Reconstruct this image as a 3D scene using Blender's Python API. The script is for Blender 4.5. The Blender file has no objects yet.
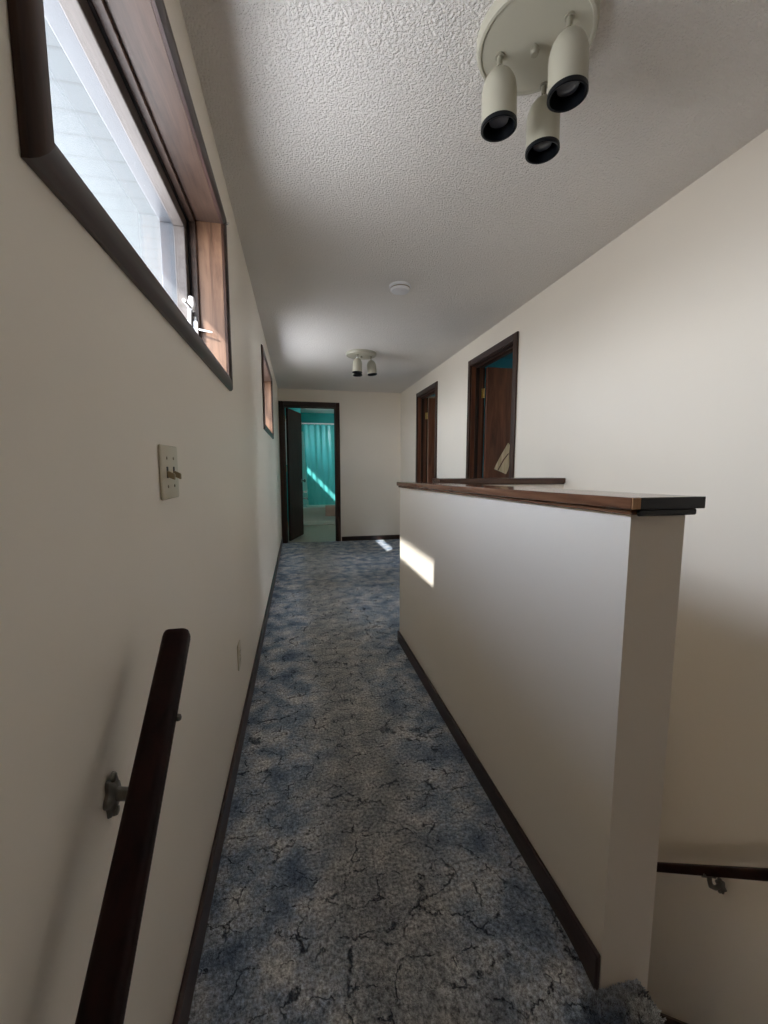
import bpy, bmesh, math, random
from mathutils import Vector, Matrix, Euler
random.seed(7)
S = bpy.context.scene
C = S.collection
PI = math.pi

# ------------------------------------------------------------------ camera
cd = bpy.data.cameras.new('camera'); cam = bpy.data.objects.new('camera', cd); C.objects.link(cam)
cd.sensor_fit = 'HORIZONTAL'; cd.sensor_width = 36.0
cd.lens = 407.6 / 768 * 36.0
cd.clip_start = 0.02; cd.clip_end = 200
cam.location = (0, 0, 1.22)
PITCH, YAW = math.radians(6.244), math.radians(11.875)
cam.rotation_euler = Euler((PI/2 - PITCH, 0, -YAW), 'XYZ')
S.camera = cam

# ------------------------------------------------------------------ daylight
SUN_E, SKY_E, EXPO = 6.5, 0.94, 0.80
SUN_DIR = Vector((1.0, 1.16, -1.05)).normalized()
sd = bpy.data.lights.new('sun', 'SUN'); so = bpy.data.objects.new('sun', sd); C.objects.link(so)
sd.energy = SUN_E; sd.angle = math.radians(0.8); sd.color = (1.0, 0.95, 0.88)
so.rotation_euler = SUN_DIR.to_track_quat('-Z', 'Y').to_euler()
so.location = (-5, -5, 8)

W = bpy.data.worlds.new('world'); S.world = W; W.use_nodes = True
nt = W.node_tree; nt.nodes.clear()
wo = nt.nodes.new('ShaderNodeOutputWorld'); bg = nt.nodes.new('ShaderNodeBackground')
tc = nt.nodes.new('ShaderNodeTexCoord'); sx = nt.nodes.new('ShaderNodeSeparateXYZ')
mr = nt.nodes.new('ShaderNodeMapRange'); mr.inputs['From Min'].default_value = -1; mr.inputs['From Max'].default_value = 1
cr = nt.nodes.new('ShaderNodeValToRGB')
nt.links.new(tc.outputs['Generated'], sx.inputs[0]); nt.links.new(sx.outputs['Z'], mr.inputs['Value'])
nt.links.new(mr.outputs[0], cr.inputs[0]); nt.links.new(cr.outputs[0], bg.inputs['Color']); nt.links.new(bg.outputs[0], wo.inputs['Surface'])
el = cr.color_ramp.elements
el[0].position = 0.0; el[0].color = (0.66, 0.67, 0.70, 1)
el[1].position = 1.0; el[1].color = (0.30, 0.45, 0.80, 1)
for p, c in ((0.20, (0.68, 0.68, 0.70, 1)), (0.34, (0.55, 0.545, 0.55, 1)), (0.455, (0.50, 0.50, 0.51, 1)), (0.50, (0.98, 1.0, 1.045, 1)), (0.66, (0.94, 1.0, 1.09, 1))):
    e = el.new(p); e.color = c
bg.inputs['Strength'].default_value = SKY_E * 10

def portal(y0, y1, z0, z1):
    ld = bpy.data.lights.new('window_portal', 'AREA'); lo = bpy.data.objects.new('window_portal', ld); C.objects.link(lo)
    ld.shape = 'RECTANGLE'; ld.size = z1 - z0; ld.size_y = y1 - y0; ld.cycles.is_portal = True
    lo.location = (-0.52, (y0+y1)/2, (z0+z1)/2); lo.rotation_euler = (0, -PI/2, 0)
    return lo
WIN = [(0.585, 1.825), (3.685, 4.87), (6.98, 8.30)]
WZ0, WZ1 = 1.595, 2.18
for a, b in WIN: portal(a, b, WZ0, WZ1)

S.view_settings.view_transform = 'Standard'; S.view_settings.look = 'None'
S.view_settings.gamma = 1.0; S.view_settings.exposure = EXPO; S.view_settings.use_curve_mapping = False
cy = S.cycles
cy.max_bounces = 14; cy.diffuse_bounces = 9; cy.glossy_bounces = 6; cy.transparent_max_bounces = 16; cy.transmission_bounces = 8
cy.sample_clamp_indirect = 8.0; cy.use_denoising = True; cy.caustics_reflective = False; cy.caustics_refractive = False

# ------------------------------------------------------------------ materials
def base_mat(name, rough=0.6, color=(0.8, 0.8, 0.8), metal=0.0, spec=0.5):
    m = bpy.data.materials.new(name); m.use_nodes = True
    b = m.node_tree.nodes['Principled BSDF']
    b.inputs['Base Color'].default_value = (*color, 1); b.inputs['Roughness'].default_value = rough
    b.inputs['Metallic'].default_value = metal; b.inputs['Specular IOR Level'].default_value = spec
    return m, m.node_tree, b
def N(t, kind, **kw):
    n = t.nodes.new(kind)
    for k, v in kw.items():
        if k in n.inputs: n.inputs[k].default_value = v
        else: setattr(n, k, v)
    return n
def ramp(t, pts):
    r = t.nodes.new('ShaderNodeValToRGB'); e = r.color_ramp.elements
    e[0].position, e[0].color = pts[0][0], (*pts[0][1], 1)
    e[1].position, e[1].color = pts[-1][0], (*pts[-1][1], 1)
    for p, c in pts[1:-1]:
        x = e.new(p); x.color = (*c, 1)
    return r
def coords(t, scale=(1, 1, 1)):
    c = t.nodes.new('ShaderNodeTexCoord'); mp = t.nodes.new('ShaderNodeMapping')
    mp.inputs['Scale'].default_value = scale
    t.links.new(c.outputs['Object'], mp.inputs['Vector'])
    return mp.outputs[0]
def simple(name, color, rough=0.5, metal=0.0, spec=0.5, var=0.06, vs=8, bump=0.0, bs=60):
    m, t, b = base_mat(name, rough, color, metal, spec)
    v = coords(t)
    n = N(t, 'ShaderNodeTexNoise', Scale=vs, Detail=3.0); t.links.new(v, n.inputs['Vector'])
    lo = tuple(max(0, c*(1-var)) for c in color); hi = tuple(min(1, c*(1+var)) for c in color)
    r = ramp(t, [(0.3, lo), (0.7, hi)]); t.links.new(n.outputs['Fac'], r.inputs[0]); t.links.new(r.outputs[0], b.inputs['Base Color'])
    if bump:
        n2 = N(t, 'ShaderNodeTexNoise', Scale=bs, Detail=2.0); t.links.new(v, n2.inputs['Vector'])
        bp = N(t, 'ShaderNodeBump', Strength=bump, Distance=0.002); t.links.new(n2.outputs['Fac'], bp.inputs['Height']); t.links.new(bp.outputs[0], b.inputs['Normal'])
    return m
def wood(name, dark, mid, axis='Y', rough=0.35, gs=1.0, light=None, spec=0.5):
    m, t, b = base_mat(name, rough, mid, 0, spec)
    sc = {'X': (2.2, 30, 30), 'Y': (30, 2.2, 30), 'Z': (30, 30, 2.2)}[axis]
    v = coords(t, tuple(s*gs for s in sc))
    n = N(t, 'ShaderNodeTexNoise', Scale=1.0, Detail=6.0, Roughness=0.65, Distortion=0.6); t.links.new(v, n.inputs['Vector'])
    pts = [(0.32, dark), (0.62, mid)]
    if light: pts.append((0.8, light))
    r = ramp(t, pts); t.links.new(n.outputs['Fac'], r.inputs[0]); t.links.new(r.outputs[0], b.inputs['Base Color'])
    bp = N(t, 'ShaderNodeBump', Strength=0.12, Distance=0.001); t.links.new(n.outputs['Fac'], bp.inputs['Height']); t.links.new(bp.outputs[0], b.inputs['Normal'])
    return m

WALLC = (0.88, 0.815, 0.715)
M = {}
M['wall'] = simple('cream_wall_paint', WALLC, 0.42, var=0.015, vs=1.5, bump=0.10, bs=140, spec=0.35)
M['teal_dim'] = simple('dimmed_teal_wall_paint', (0.02, 0.17, 0.21), 0.5, var=0.03)  # teal with the dimness of the bedrooms put into the colour
M['panel'] = wood('light_cutting_brown', (0.22, 0.15, 0.10), (0.36, 0.26, 0.18), 'Z', 0.5)  # invented brown finish, dark to hold down bounce light
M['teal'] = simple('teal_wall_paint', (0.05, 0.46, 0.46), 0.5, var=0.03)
M['jambwhite'] = simple('white_paint', (0.75, 0.75, 0.73), 0.4)
M['doordark'] = wood('espresso_door', (0.018, 0.009, 0.007), (0.045, 0.024, 0.018), 'Z', 0.6, spec=0.1)
M['trim'] = wood('dark_stained_trim', (0.018, 0.010, 0.009), (0.062, 0.034, 0.030), 'Y', 0.34)
M['trimX'] = wood('dark_stained_trim_across', (0.014, 0.007, 0.005), (0.040, 0.020, 0.014), 'X', 0.34)
M['trimZ'] = wood('dark_stained_trim_upright', (0.018, 0.009, 0.006), (0.060, 0.028, 0.017), 'Z', 0.42, spec=0.3)
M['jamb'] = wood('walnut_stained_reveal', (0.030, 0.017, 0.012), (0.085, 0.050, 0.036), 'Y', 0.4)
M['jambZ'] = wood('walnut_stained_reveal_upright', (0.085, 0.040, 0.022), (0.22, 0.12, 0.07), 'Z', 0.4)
M['leaf'] = wood('brown_door_veneer', (0.085, 0.028, 0.013), (0.25, 0.088, 0.040), 'Z', 0.4, 0.5)
M['cap'] = wood('varnished_cap_wood', (0.075, 0.028, 0.014), (0.21, 0.092, 0.048), 'Y', 0.14)
M['capX'] = wood('varnished_cap_wood_across', (0.03, 0.014, 0.009), (0.085, 0.038, 0.022), 'X', 0.22)
M['endgrain'] = wood('pale_end_grain', (0.35, 0.17, 0.07), (0.60, 0.34, 0.16), 'Z', 0.4)
M['capend'] = simple('black_painted_cap_end', (0.010, 0.009, 0.010), 0.35)
M['rail'] = wood('mahogany_rail', (0.009, 0.004, 0.004), (0.022, 0.007, 0.006), 'Y', 0.5, spec=0.15)
M['iron'] = simple('aged_bracket_metal', (0.20, 0.195, 0.18), 0.33, metal=0.8)
M['brass'] = simple('brass', (0.62, 0.42, 0.14), 0.3, metal=1.0)
M['chrome'] = simple('chrome', (0.7, 0.7, 0.7), 0.15, metal=1.0)
M['almond'] = simple('almond_enamel', (0.46, 0.44, 0.355), 0.34, var=0.02)
M['stem'] = simple('dull_almond_stem', (0.36, 0.34, 0.27), 0.3, metal=0.3)
M['baffle'] = simple('black_baffle', (0.004, 0.005, 0.007), 0.4, spec=0.25)
M['bulb'] = simple('dark_bulb_glass', (0.05, 0.055, 0.07), 0.12)
M['plate'] = simple('ivory_switch_plate', (0.62, 0.56, 0.43), 0.3, var=0.02)
M['toggle'] = simple('tan_switch_toggle', (0.36, 0.29, 0.17), 0.35)
M['screw'] = simple('dull_screw_head', (0.28, 0.24, 0.17), 0.35, metal=0.5)
M['slot'] = simple('dark_slot', (0.02, 0.018, 0.015), 0.6)
M['smoke'] = simple('white_plastic', (0.78, 0.78, 0.80), 0.4, var=0.02)
M['seal'] = simple('black_weather_seal', (0.012, 0.012, 0.016), 0.5)
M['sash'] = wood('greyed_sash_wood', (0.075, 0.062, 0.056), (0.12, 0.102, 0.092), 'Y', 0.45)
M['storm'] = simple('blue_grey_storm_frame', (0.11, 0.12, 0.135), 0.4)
M['tub'] = simple('white_tub_enamel', (0.80, 0.79, 0.74), 0.2, var=0.01)
M['surround'] = simple('pale_green_surround', (0.72, 0.86, 0.82), 0.2)
M['towel'] = simple('dusty_pink_towel', (0.58, 0.36, 0.30), 0.95, bump=0.6, bs=300)
M['vinyl'] = simple('pale_vinyl_floor', (0.40, 0.38, 0.30), 0.35, var=0.08, vs=5)
M['gap_sheet_white'] = simple('gap_sheet_white', (0.85, 0.85, 0.84), 0.95, bump=0.5, bs=300)
M['tear'] = wood('raw_torn_veneer', (0.55, 0.38, 0.20), (0.85, 0.66, 0.42), 'Z', 0.8)
M['outside'] = simple('pale_house_siding', (0.7, 0.7, 0.7), 0.7)

def ceiling_mat():
    m, t, b = base_mat('stippled_ceiling', 0.9, (0.68, 0.655, 0.63), spec=0.1)
    v = coords(t)
    vo = N(t, 'ShaderNodeTexNoise', Scale=122.0, Detail=3.0, Roughness=0.6); t.links.new(v, vo.inputs['Vector'])
    n = N(t, 'ShaderNodeTexVoronoi', Scale=120.0); t.links.new(v, n.inputs['Vector'])
    r = ramp(t, [(0.42, (0, 0, 0)), (0.60, (1, 1, 1))]); t.links.new(vo.outputs['Fac'], r.inputs[0])
    mx = N(t, 'ShaderNodeMath', operation='SUBTRACT'); t.links.new(r.outputs[0], mx.inputs[0]); t.links.new(n.outputs['Distance'], mx.inputs[1])
    bp = N(t, 'ShaderNodeBump', Strength=0.7, Distance=0.006); t.links.new(mx.outputs[0], bp.inputs['Height']); t.links.new(bp.outputs[0], b.inputs['Normal'])
    n3 = N(t, 'ShaderNodeTexNoise', Scale=1.2, Detail=2.0); t.links.new(v, n3.inputs['Vector'])
    r3 = ramp(t, [(0.3, (0.80, 0.765, 0.725)), (0.7, (0.84, 0.805, 0.765))]); t.links.new(n3.outputs['Fac'], r3.inputs[0]); t.links.new(r3.outputs[0], b.inputs['Base Color'])
    return m
M['ceiling'] = ceiling_mat()

def carpet_mat():
    m, t, b = base_mat('mottled_blue_carpet', 1.0, (0.2, 0.25, 0.33), spec=0.05)
    L = t.links.new
    v = coords(t)
    n1 = N(t, 'ShaderNodeTexNoise', Scale=7.5, Detail=5.0, Roughness=0.58); L(v, n1.inputs['Vector'])
    r1 = ramp(t, [(0.33, (0.19, 0.26, 0.38)), (0.45, (0.36, 0.45, 0.58)), (0.54, (0.55, 0.61, 0.69)), (0.66, (0.84, 0.86, 0.87))]); L(n1.outputs['Fac'], r1.inputs[0])
    # a worn taupe track along the middle of the hallway
    sp = t.nodes.new('ShaderNodeSeparateXYZ'); L(v, sp.inputs[0])
    n0 = N(t, 'ShaderNodeTexNoise', Scale=2.6, Detail=3.0); L(v, n0.inputs['Vector'])
    ma = N(t, 'ShaderNodeMath', operation='MULTIPLY_ADD'); L(n0.outputs['Fac'], ma.inputs[0]); ma.inputs[1].default_value = 0.45; L(sp.outputs['X'], ma.inputs[2])
    rt = ramp(t, [(0.20, (0, 0, 0)), (0.36, (1, 1, 1)), (0.52, (1, 1, 1)), (0.74, (0.08, 0.08, 0.08))]); L(ma.outputs[0], rt.inputs[0])
    n2 = N(t, 'ShaderNodeTexNoise', Scale=10.0, Detail=5.0, Roughness=0.6); L(v, n2.inputs['Vector'])
    r2 = ramp(t, [(0.33, (0.27, 0.28, 0.28)), (0.52, (0.46, 0.455, 0.435)), (0.68, (0.74, 0.72, 0.67))]); L(n2.outputs['Fac'], r2.inputs[0])
    m1 = N(t, 'ShaderNodeMix', data_type='RGBA'); mf = N(t, 'ShaderNodeMath', operation='MULTIPLY'); L(rt.outputs[0], mf.inputs[0]); mf.inputs[1].default_value = 0.72
    L(mf.outputs[0], m1.inputs[0]); L(r1.outputs[0], m1.inputs[6]); L(r2.outputs[0], m1.inputs[7])
    # irregular dark sculpted lines, broken up
    nd = N(t, 'ShaderNodeTexNoise', Scale=16.0, Detail=4.0, Roughness=0.65); L(v, nd.inputs['Vector'])
    vm = N(t, 'ShaderNodeVectorMath', operation='MULTIPLY_ADD'); L(nd.outputs['Color'], vm.inputs[0]); vm.inputs[1].default_value = (0.08, 0.08, 0.0); L(v, vm.inputs[2])
    mp = t.nodes.new('ShaderNodeMapping'); mp.inputs['Scale'].default_value = (0.85, 1.45, 0.0); L(vm.outputs[0], mp.inputs['Vector'])
    vo = N(t, 'ShaderNodeTexVoronoi', feature='DISTANCE_TO_EDGE', Scale=8.5); L(mp.outputs[0], vo.inputs['Vector'])
    ng = N(t, 'ShaderNodeTexNoise', Scale=22.0, Detail=3.0); L(v, ng.inputs['Vector'])
    rg = ramp(t, [(0.48, (0, 0, 0)), (0.55, (1, 1, 1))]); L(ng.outputs['Fac'], rg.inputs[0])
    rv = ramp(t, [(0.0, (1, 1, 1)), (0.006, (1, 1, 1)), (0.026, (0, 0, 0))]); L(vo.outputs['Distance'], rv.inputs[0])
    mm = N(t, 'ShaderNodeMath', operation='MULTIPLY'); L(rv.outputs[0], mm.inputs[0]); L(rg.outputs[0], mm.inputs[1])
    m2 = N(t, 'ShaderNodeMix', data_type='RGBA'); mm2 = N(t, 'ShaderNodeMath', operation='MULTIPLY'); L(mm.outputs[0], mm2.inputs[0]); mm2.inputs[1].default_value = 0.78
    L(mm2.outputs[0], m2.inputs[0]); L(m1.outputs[2], m2.inputs[6]); m2.inputs[7].default_value = (0.035, 0.055, 0.09, 1)
    # yarn tufts
    nf = N(t, 'ShaderNodeTexNoise', Scale=95.0, Detail=5.0, Roughness=0.8); L(v, nf.inputs['Vector'])
    rf = ramp(t, [(0.36, (0.28, 0.28, 0.29)), (0.64, (1.50, 1.49, 1.47))]); L(nf.outputs['Fac'], rf.inputs[0])
    m3 = N(t, 'ShaderNodeMix', data_type='RGBA', blend_type='MULTIPLY'); m3.inputs[0].default_value = 1.0
    L(m2.outputs[2], m3.inputs[6]); L(rf.outputs[0], m3.inputs[7]); L(m3.outputs[2], b.inputs['Base Color'])
    nh = N(t, 'ShaderNodeTexNoise', Scale=70.0, Detail=4.0, Roughness=0.7); L(v, nh.inputs['Vector'])
    h = N(t, 'ShaderNodeMath', operation='SUBTRACT'); L(nh.outputs['Fac'], h.inputs[0]); L(mm.outputs[0], h.inputs[1])
    bp = N(t, 'ShaderNodeBump', Strength=1.0, Distance=0.014); L(h.outputs[0], bp.inputs['Height']); L(bp.outputs[0], b.inputs['Normal'])
    return m
M['carpet'] = carpet_mat()

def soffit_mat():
    m, t, b = base_mat('darkened_grooved_soffit', 0.6, (0.08, 0.09, 0.1))  # base set far darker so the brightly lit eave does not clip
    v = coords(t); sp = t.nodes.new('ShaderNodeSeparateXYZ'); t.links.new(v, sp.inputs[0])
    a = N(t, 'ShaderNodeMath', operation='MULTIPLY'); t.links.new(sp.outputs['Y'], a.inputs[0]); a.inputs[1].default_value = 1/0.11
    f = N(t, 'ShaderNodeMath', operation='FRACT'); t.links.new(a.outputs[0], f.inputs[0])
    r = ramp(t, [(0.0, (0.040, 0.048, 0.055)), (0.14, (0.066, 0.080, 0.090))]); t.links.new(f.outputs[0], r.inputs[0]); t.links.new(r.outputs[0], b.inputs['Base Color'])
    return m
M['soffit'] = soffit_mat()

def pane_mat(name, tint=(0.97, 0.985, 1.0)):
    m = bpy.data.materials.new(name); m.use_nodes = True; t = m.node_tree; t.nodes.clear()
    o = t.nodes.new('ShaderNodeOutputMaterial'); mx = t.nodes.new('ShaderNodeMixShader')
    tr = t.nodes.new('ShaderNodeBsdfTransparent'); tr.inputs[0].default_value = (*tint, 1)
    gl = t.nodes.new('ShaderNodeBsdfGlossy'); gl.inputs['Roughness'].default_value = 0.02
    lw = t.nodes.new('ShaderNodeLayerWeight'); pw = t.nodes.new('ShaderNodeMath'); pw.operation = 'POWER'; pw.inputs[1].default_value = 5.0
    fr = t.nodes.new('ShaderNodeMath'); fr.operation = 'MULTIPLY_ADD'; fr.inputs[1].default_value = 0.93; fr.inputs[2].default_value = 0.035
    t.links.new(lw.outputs['Facing'], pw.inputs[0]); t.links.new(pw.outputs[0], fr.inputs[0])
    t.links.new(fr.outputs[0], mx.inputs[0]); t.links.new(tr.outputs[0], mx.inputs[1]); t.links.new(gl.outputs[0], mx.inputs[2]); t.links.new(mx.outputs[0], o.inputs[0])
    return m
M['glass'] = pane_mat('window_glass')

def curtain_mat():
    m = bpy.data.materials.new('teal_vinyl_curtain'); m.use_nodes = True; t = m.node_tree
    b = t.nodes['Principled BSDF']; b.inputs['Base Color'].default_value = (0.16, 0.78, 0.78, 1); b.inputs['Roughness'].default_value = 0.14
    o = t.nodes['Material Output']; tl = t.nodes.new('ShaderNodeBsdfTranslucent'); tl.inputs[0].default_value = (0.20, 0.80, 0.80, 1)
    tp = t.nodes.new('ShaderNodeBsdfTransparent'); tp.inputs[0].default_value = (0.55, 0.95, 0.95, 1)
    m1 = t.nodes.new('ShaderNodeMixShader'); m1.inputs[0].default_value = 0.35
    m2 = t.nodes.new('ShaderNodeMixShader'); m2.inputs[0].default_value = 0.30
    t.links.new(b.outputs[0], m1.inputs[1]); t.links.new(tl.outputs[0], m1.inputs[2])
    t.links.new(m1.outputs[0], m2.inputs[1]); t.links.new(tp.outputs[0], m2.inputs[2]); t.links.new(m2.outputs[0], o.inputs[0])
    return m
M['curtain'] = curtain_mat()

# ------------------------------------------------------------------ mesh builder
class MB:
    def __init__(self): self.bm = bmesh.new()
    def box(self, x0, x1, y0, y1, z0, z1, bev=0.0, seg=2):
        r = bmesh.ops.create_cube(self.bm, size=1.0)
        for v in r['verts']:
            v.co = Vector((x0 + (v.co.x+.5)*(x1-x0), y0 + (v.co.y+.5)*(y1-y0), z0 + (v.co.z+.5)*(z1-z0)))
        if bev:
            es = list({e for v in r['verts'] for e in v.link_edges})
            bmesh.ops.bevel(self.bm, geom=es, offset=bev, segments=seg, affect='EDGES', profile=0.5)
        return self
    def lathe(self, prof, origin=(0, 0, 0), axis='Z', n=40, mat=None):
        mt = mat or {'Z': Matrix(), 'X': Matrix.Rotation(PI/2, 4, 'Y'), 'Y': Matrix.Rotation(-PI/2, 4, 'X')}[axis]
        mt = Matrix.Translation(origin) @ mt
        rings = []
        for r, z in prof:
            if r < 1e-6: rings.append([self.bm.verts.new(mt @ Vector((0, 0, z)))])
            else: rings.append([self.bm.verts.new(mt @ Vector((r*math.cos(2*PI*k/n), r*math.sin(2*PI*k/n), z))) for k in range(n)])
        for a, b in zip(rings, rings[1:]):
            for k in range(n):
                k2 = (k+1) % n
                if len(a) == 1 and len(b) == 1: continue
                if len(a) == 1: self.bm.faces.new((a[0], b[k], b[k2]))
                elif len(b) == 1: self.bm.faces.new((a[k], b[0], a[k2]))
                else: self.bm.faces.new((a[k], b[k], b[k2], a[k2]))
        return self
    def cyl(self, p0, p1, r, r2=None, n=20):
        p0, p1 = Vector(p0), Vector(p1); d = p1 - p0; L = d.length; r2 = r if r2 is None else r2
        q = d.to_track_quat('Z', 'Y').to_matrix().to_4x4()
        return self.lathe([(0, 0), (r, 0), (r2, L), (0, L)], p0, n=n, mat=q)
    def sweep(self, pts, prof, up=Vector((0, 0, 1)), close=True):
        """sweep a closed 2D profile (side, up) along points"""
        pts = [Vector(p) for p in pts]; rings = []
        for i, p in enumerate(pts):
            d = (pts[min(i+1, len(pts)-1)] - pts[max(i-1, 0)]).normalized()
            s = d.cross(up).normalized(); u = s.cross(d).normalized()
            rings.append([self.bm.verts.new(p + s*a + u*b) for a, b in prof])
        n = len(prof)
        for a, b in zip(rings, rings[1:]):
            for k in range(n): self.bm.faces.new((a[k], a[(k+1) % n], b[(k+1) % n], b[k]))
        if close: self.bm.faces.new(rings[0][::-1]); self.bm.faces.new(rings[-1])
        return self
    def prism(self, poly, vec):
        """polygon of 3D points pushed along a vector"""
        vec = Vector(vec); a = [self.bm.verts.new(Vector(p)) for p in poly]; b = [self.bm.verts.new(Vector(p) + vec) for p in poly]
        n = len(poly)
        self.bm.faces.new(a[::-1]); self.bm.faces.new(b)
        for k in range(n): self.bm.faces.new((a[k], a[(k+1) % n], b[(k+1) % n], b[k]))
        return self
    def build(self, name, mat, parent=None, smooth=False, loc=None):
        bmesh.ops.recalc_face_normals(self.bm, faces=self.bm.faces)
        me = bpy.data.meshes.new(name)
        if loc is not None: bmesh.ops.translate(self.bm, verts=self.bm.verts, vec=-Vector(loc))
        self.bm.to_mesh(me); self.bm.free()
        me.materials.append(mat)
        if smooth:
            me.polygons.foreach_set('use_smooth', [True]*len(me.polygons))
            try: me.set_sharp_from_angle(angle=math.radians(38))
            except Exception: pass
        o = bpy.data.objects.new(name, me); C.objects.link(o)
        if loc is not None: o.location = loc
        if parent: o.parent = parent
        return o
def rrect(w, h, r, n=5):
    out = []
    for cx, cy_, a0 in ((w/2-r, h/2-r, 0), (-w/2+r, h/2-r, PI/2), (-w/2+r, -h/2+r, PI), (w/2-r, -h/2+r, 1.5*PI)):
        for k in range(n+1):
            a = a0 + k*PI/2/n; out.append((cx + r*math.cos(a), cy_ + r*math.sin(a)))
    return out
def tag(o, label=None, cat=None, group=None, kind=None):
    if label: o['label'] = label
    if cat: o['category'] = cat
    if group: o['group'] = group
    if kind: o['kind'] = kind
    return o
def empty(name, loc=(0, 0, 0), label=None, cat=None, group=None, kind=None):
    o = bpy.data.objects.new(name, None); C.objects.link(o); o.location = loc; o.empty_display_size = 0.1
    return tag(o, label, cat, group, kind)
def struct(name, mb, mat, label, cat, smooth=False):
    return tag(mb.build(name, mat, smooth=smooth), label, cat, kind='structure')
def wall_boxes(mb, axis, t0, t1, u0, u1, z0, z1, holes):
    """wall slab with rectangular holes (ua, ub, za, zb); axis = thickness axis"""
    def put(a, b, c, d):
        if b - a < 1e-5 or d - c < 1e-5: return
        if axis == 'X': mb.box(t0, t1, a, b, c, d)
        else: mb.box(a, b, t0, t1, c, d)
    u = u0
    for ua, ub, za, zb in sorted(holes):
        put(u, ua, z0, z1); put(ua, ub, z0, za); put(ua, ub, zb, z1); u = ub
    put(u, u1, z0, z1)
    return mb

XL, XR, YF, H = -0.277, 1.695, 6.70, 2.44
HX0, HX1, HY0, HY1 = 0.678, 0.815, 0.720, 2.69
CY0, CY1 = 2.365, 2.475          # cross half wall
LAND = -0.38
LOW = -2.78

# ------------------------------------------------------------------ shell
j = 0.018
holesL = [(a - j, b + j, WZ0 - j, WZ1 + j) for a, b in WIN]
struct('wall_left', wall_boxes(MB(), 'X', -0.50, XL, -1.2, 6.76, LOW, H + 0.10, holesL[:2]), M['wall'],
       'cream painted long left wall with high windows, switch plate and handrail', 'wall')
struct('wall_bathroom_left', wall_boxes(MB(), 'X', -0.50, XL, 6.76, 9.62, LOW, H + 0.10, holesL[2:]), M['teal'],
       'teal left wall of the bathroom beyond the far door', 'wall')
struct('wall_far', wall_boxes(MB(), 'Y', YF, YF + 0.11, XL, XR, 0, H, [(-0.211, 0.624, 0, 2.188)]), M['wall'],
       'cream end wall of the hallway around the bathroom door', 'wall')
D2 = (3.055, 3.86); D3 = (4.925, 5.685); DT = 2.201
struct('wall_right', wall_boxes(MB(), 'X', XR, XR + 0.12, -1.2, 6.81, LOW, H + 0.10, [(D2[0]-j, D2[1]+j, 0, DT+j), (D3[0]-j, D3[1]+j, 0, DT+j)]), M['wall'],
       'long white right wall with two bedroom doorways above the stairwell', 'wall')
struct('wall_behind', MB().box(XL, XR, -1.2, -1.08, LOW, H + 0.10), M['panel'], 'unseen wall behind the stair landing, browned to cut bounce light', 'wall')
struct('ceiling', MB().box(XL, XR, -1.08, YF, H, H + 0.10), M['ceiling'], 'white stippled hallway ceiling', 'ceiling')

fl = MB()
fl.box(XL, XR, CY0, YF + 0.03, -0.22, 0.0)
pf = [(CY0, 0.0), (0.84, 0.0), (0.78, -0.006), (0.72, -0.022)] + [(0.652 + 0.032*(1 - math.sin(a)), -0.036 - 0.030*(1 - math.cos(a))) for a in [k*PI/12 for k in range(7)]] + [(0.652, -0.19), (CY0, -0.19)]
fl.prism([(XL - 0.02, y, z) for y, z in pf], (0.784 - XL + 0.02, 0, 0))
struct('floor', fl, M['carpet'], 'mottled blue and taupe carpet running down the hallway', 'carpet', True)
st = MB()
st.box(XL, 0.83, 0.42, 0.72, LAND - 0.1, -0.19, 0.02, 4)
struct('stairs_upper', st, M['carpet'], 'carpeted step from the landing up to the hallway', 'stairs', True)
st = MB(); st.box(XL, XR, -1.08, 0.14, LAND - 0.12, LAND); st.box(XL, 0.83, 0.14, 0.66, LAND - 0.12, LAND)
struct('floor_landing', st, M['carpet'], 'carpeted stair landing', 'landing')
st = MB()
for i in range(1, 12):
    st.box(HX1 + 0.001, XR, 0.14 + 0.19*(i-1) - 0.02, 0.14 + 0.19*i, LAND - 0.2*i - 0.2, LAND - 0.2*i, 0.012, 3)
struct('stairs_lower', st, M['carpet'], 'carpeted flight going down the stairwell beside the right wall', 'stairs', True)
struct('floor_lower', MB().box(HX1, XR, 0.0, CY0, LOW - 0.1, LOW + 0.001), M['carpet'], 'carpeted floor at the foot of the stairwell', 'floor')

# half wall beside the walkway: top falls slightly towards the far end
zt0, zt1 = 1.122, 1.085
hw = MB()
hw.prism([(HX0, HY0, -0.22), (HX0, HY1, -0.22), (HX0, HY1, zt1), (HX0, HY0, zt0)], (HX1 - HX0, 0, 0))
struct('wall_half', hw, M['wall'], 'white half wall between the carpeted walkway and the stairwell', 'half wall')
struct('wall_stairwell_left', MB().box(HX0, HX1, 0.66, HY1, LOW, -0.22), M['wall'], 'cream wall under the half wall inside the stairwell', 'wall')
struct('wall_half_cross', MB().box(HX1, XR, CY0, CY1, LOW, 1.112), M['wall'], 'white half wall across the far end of the stairwell', 'half wall')

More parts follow.
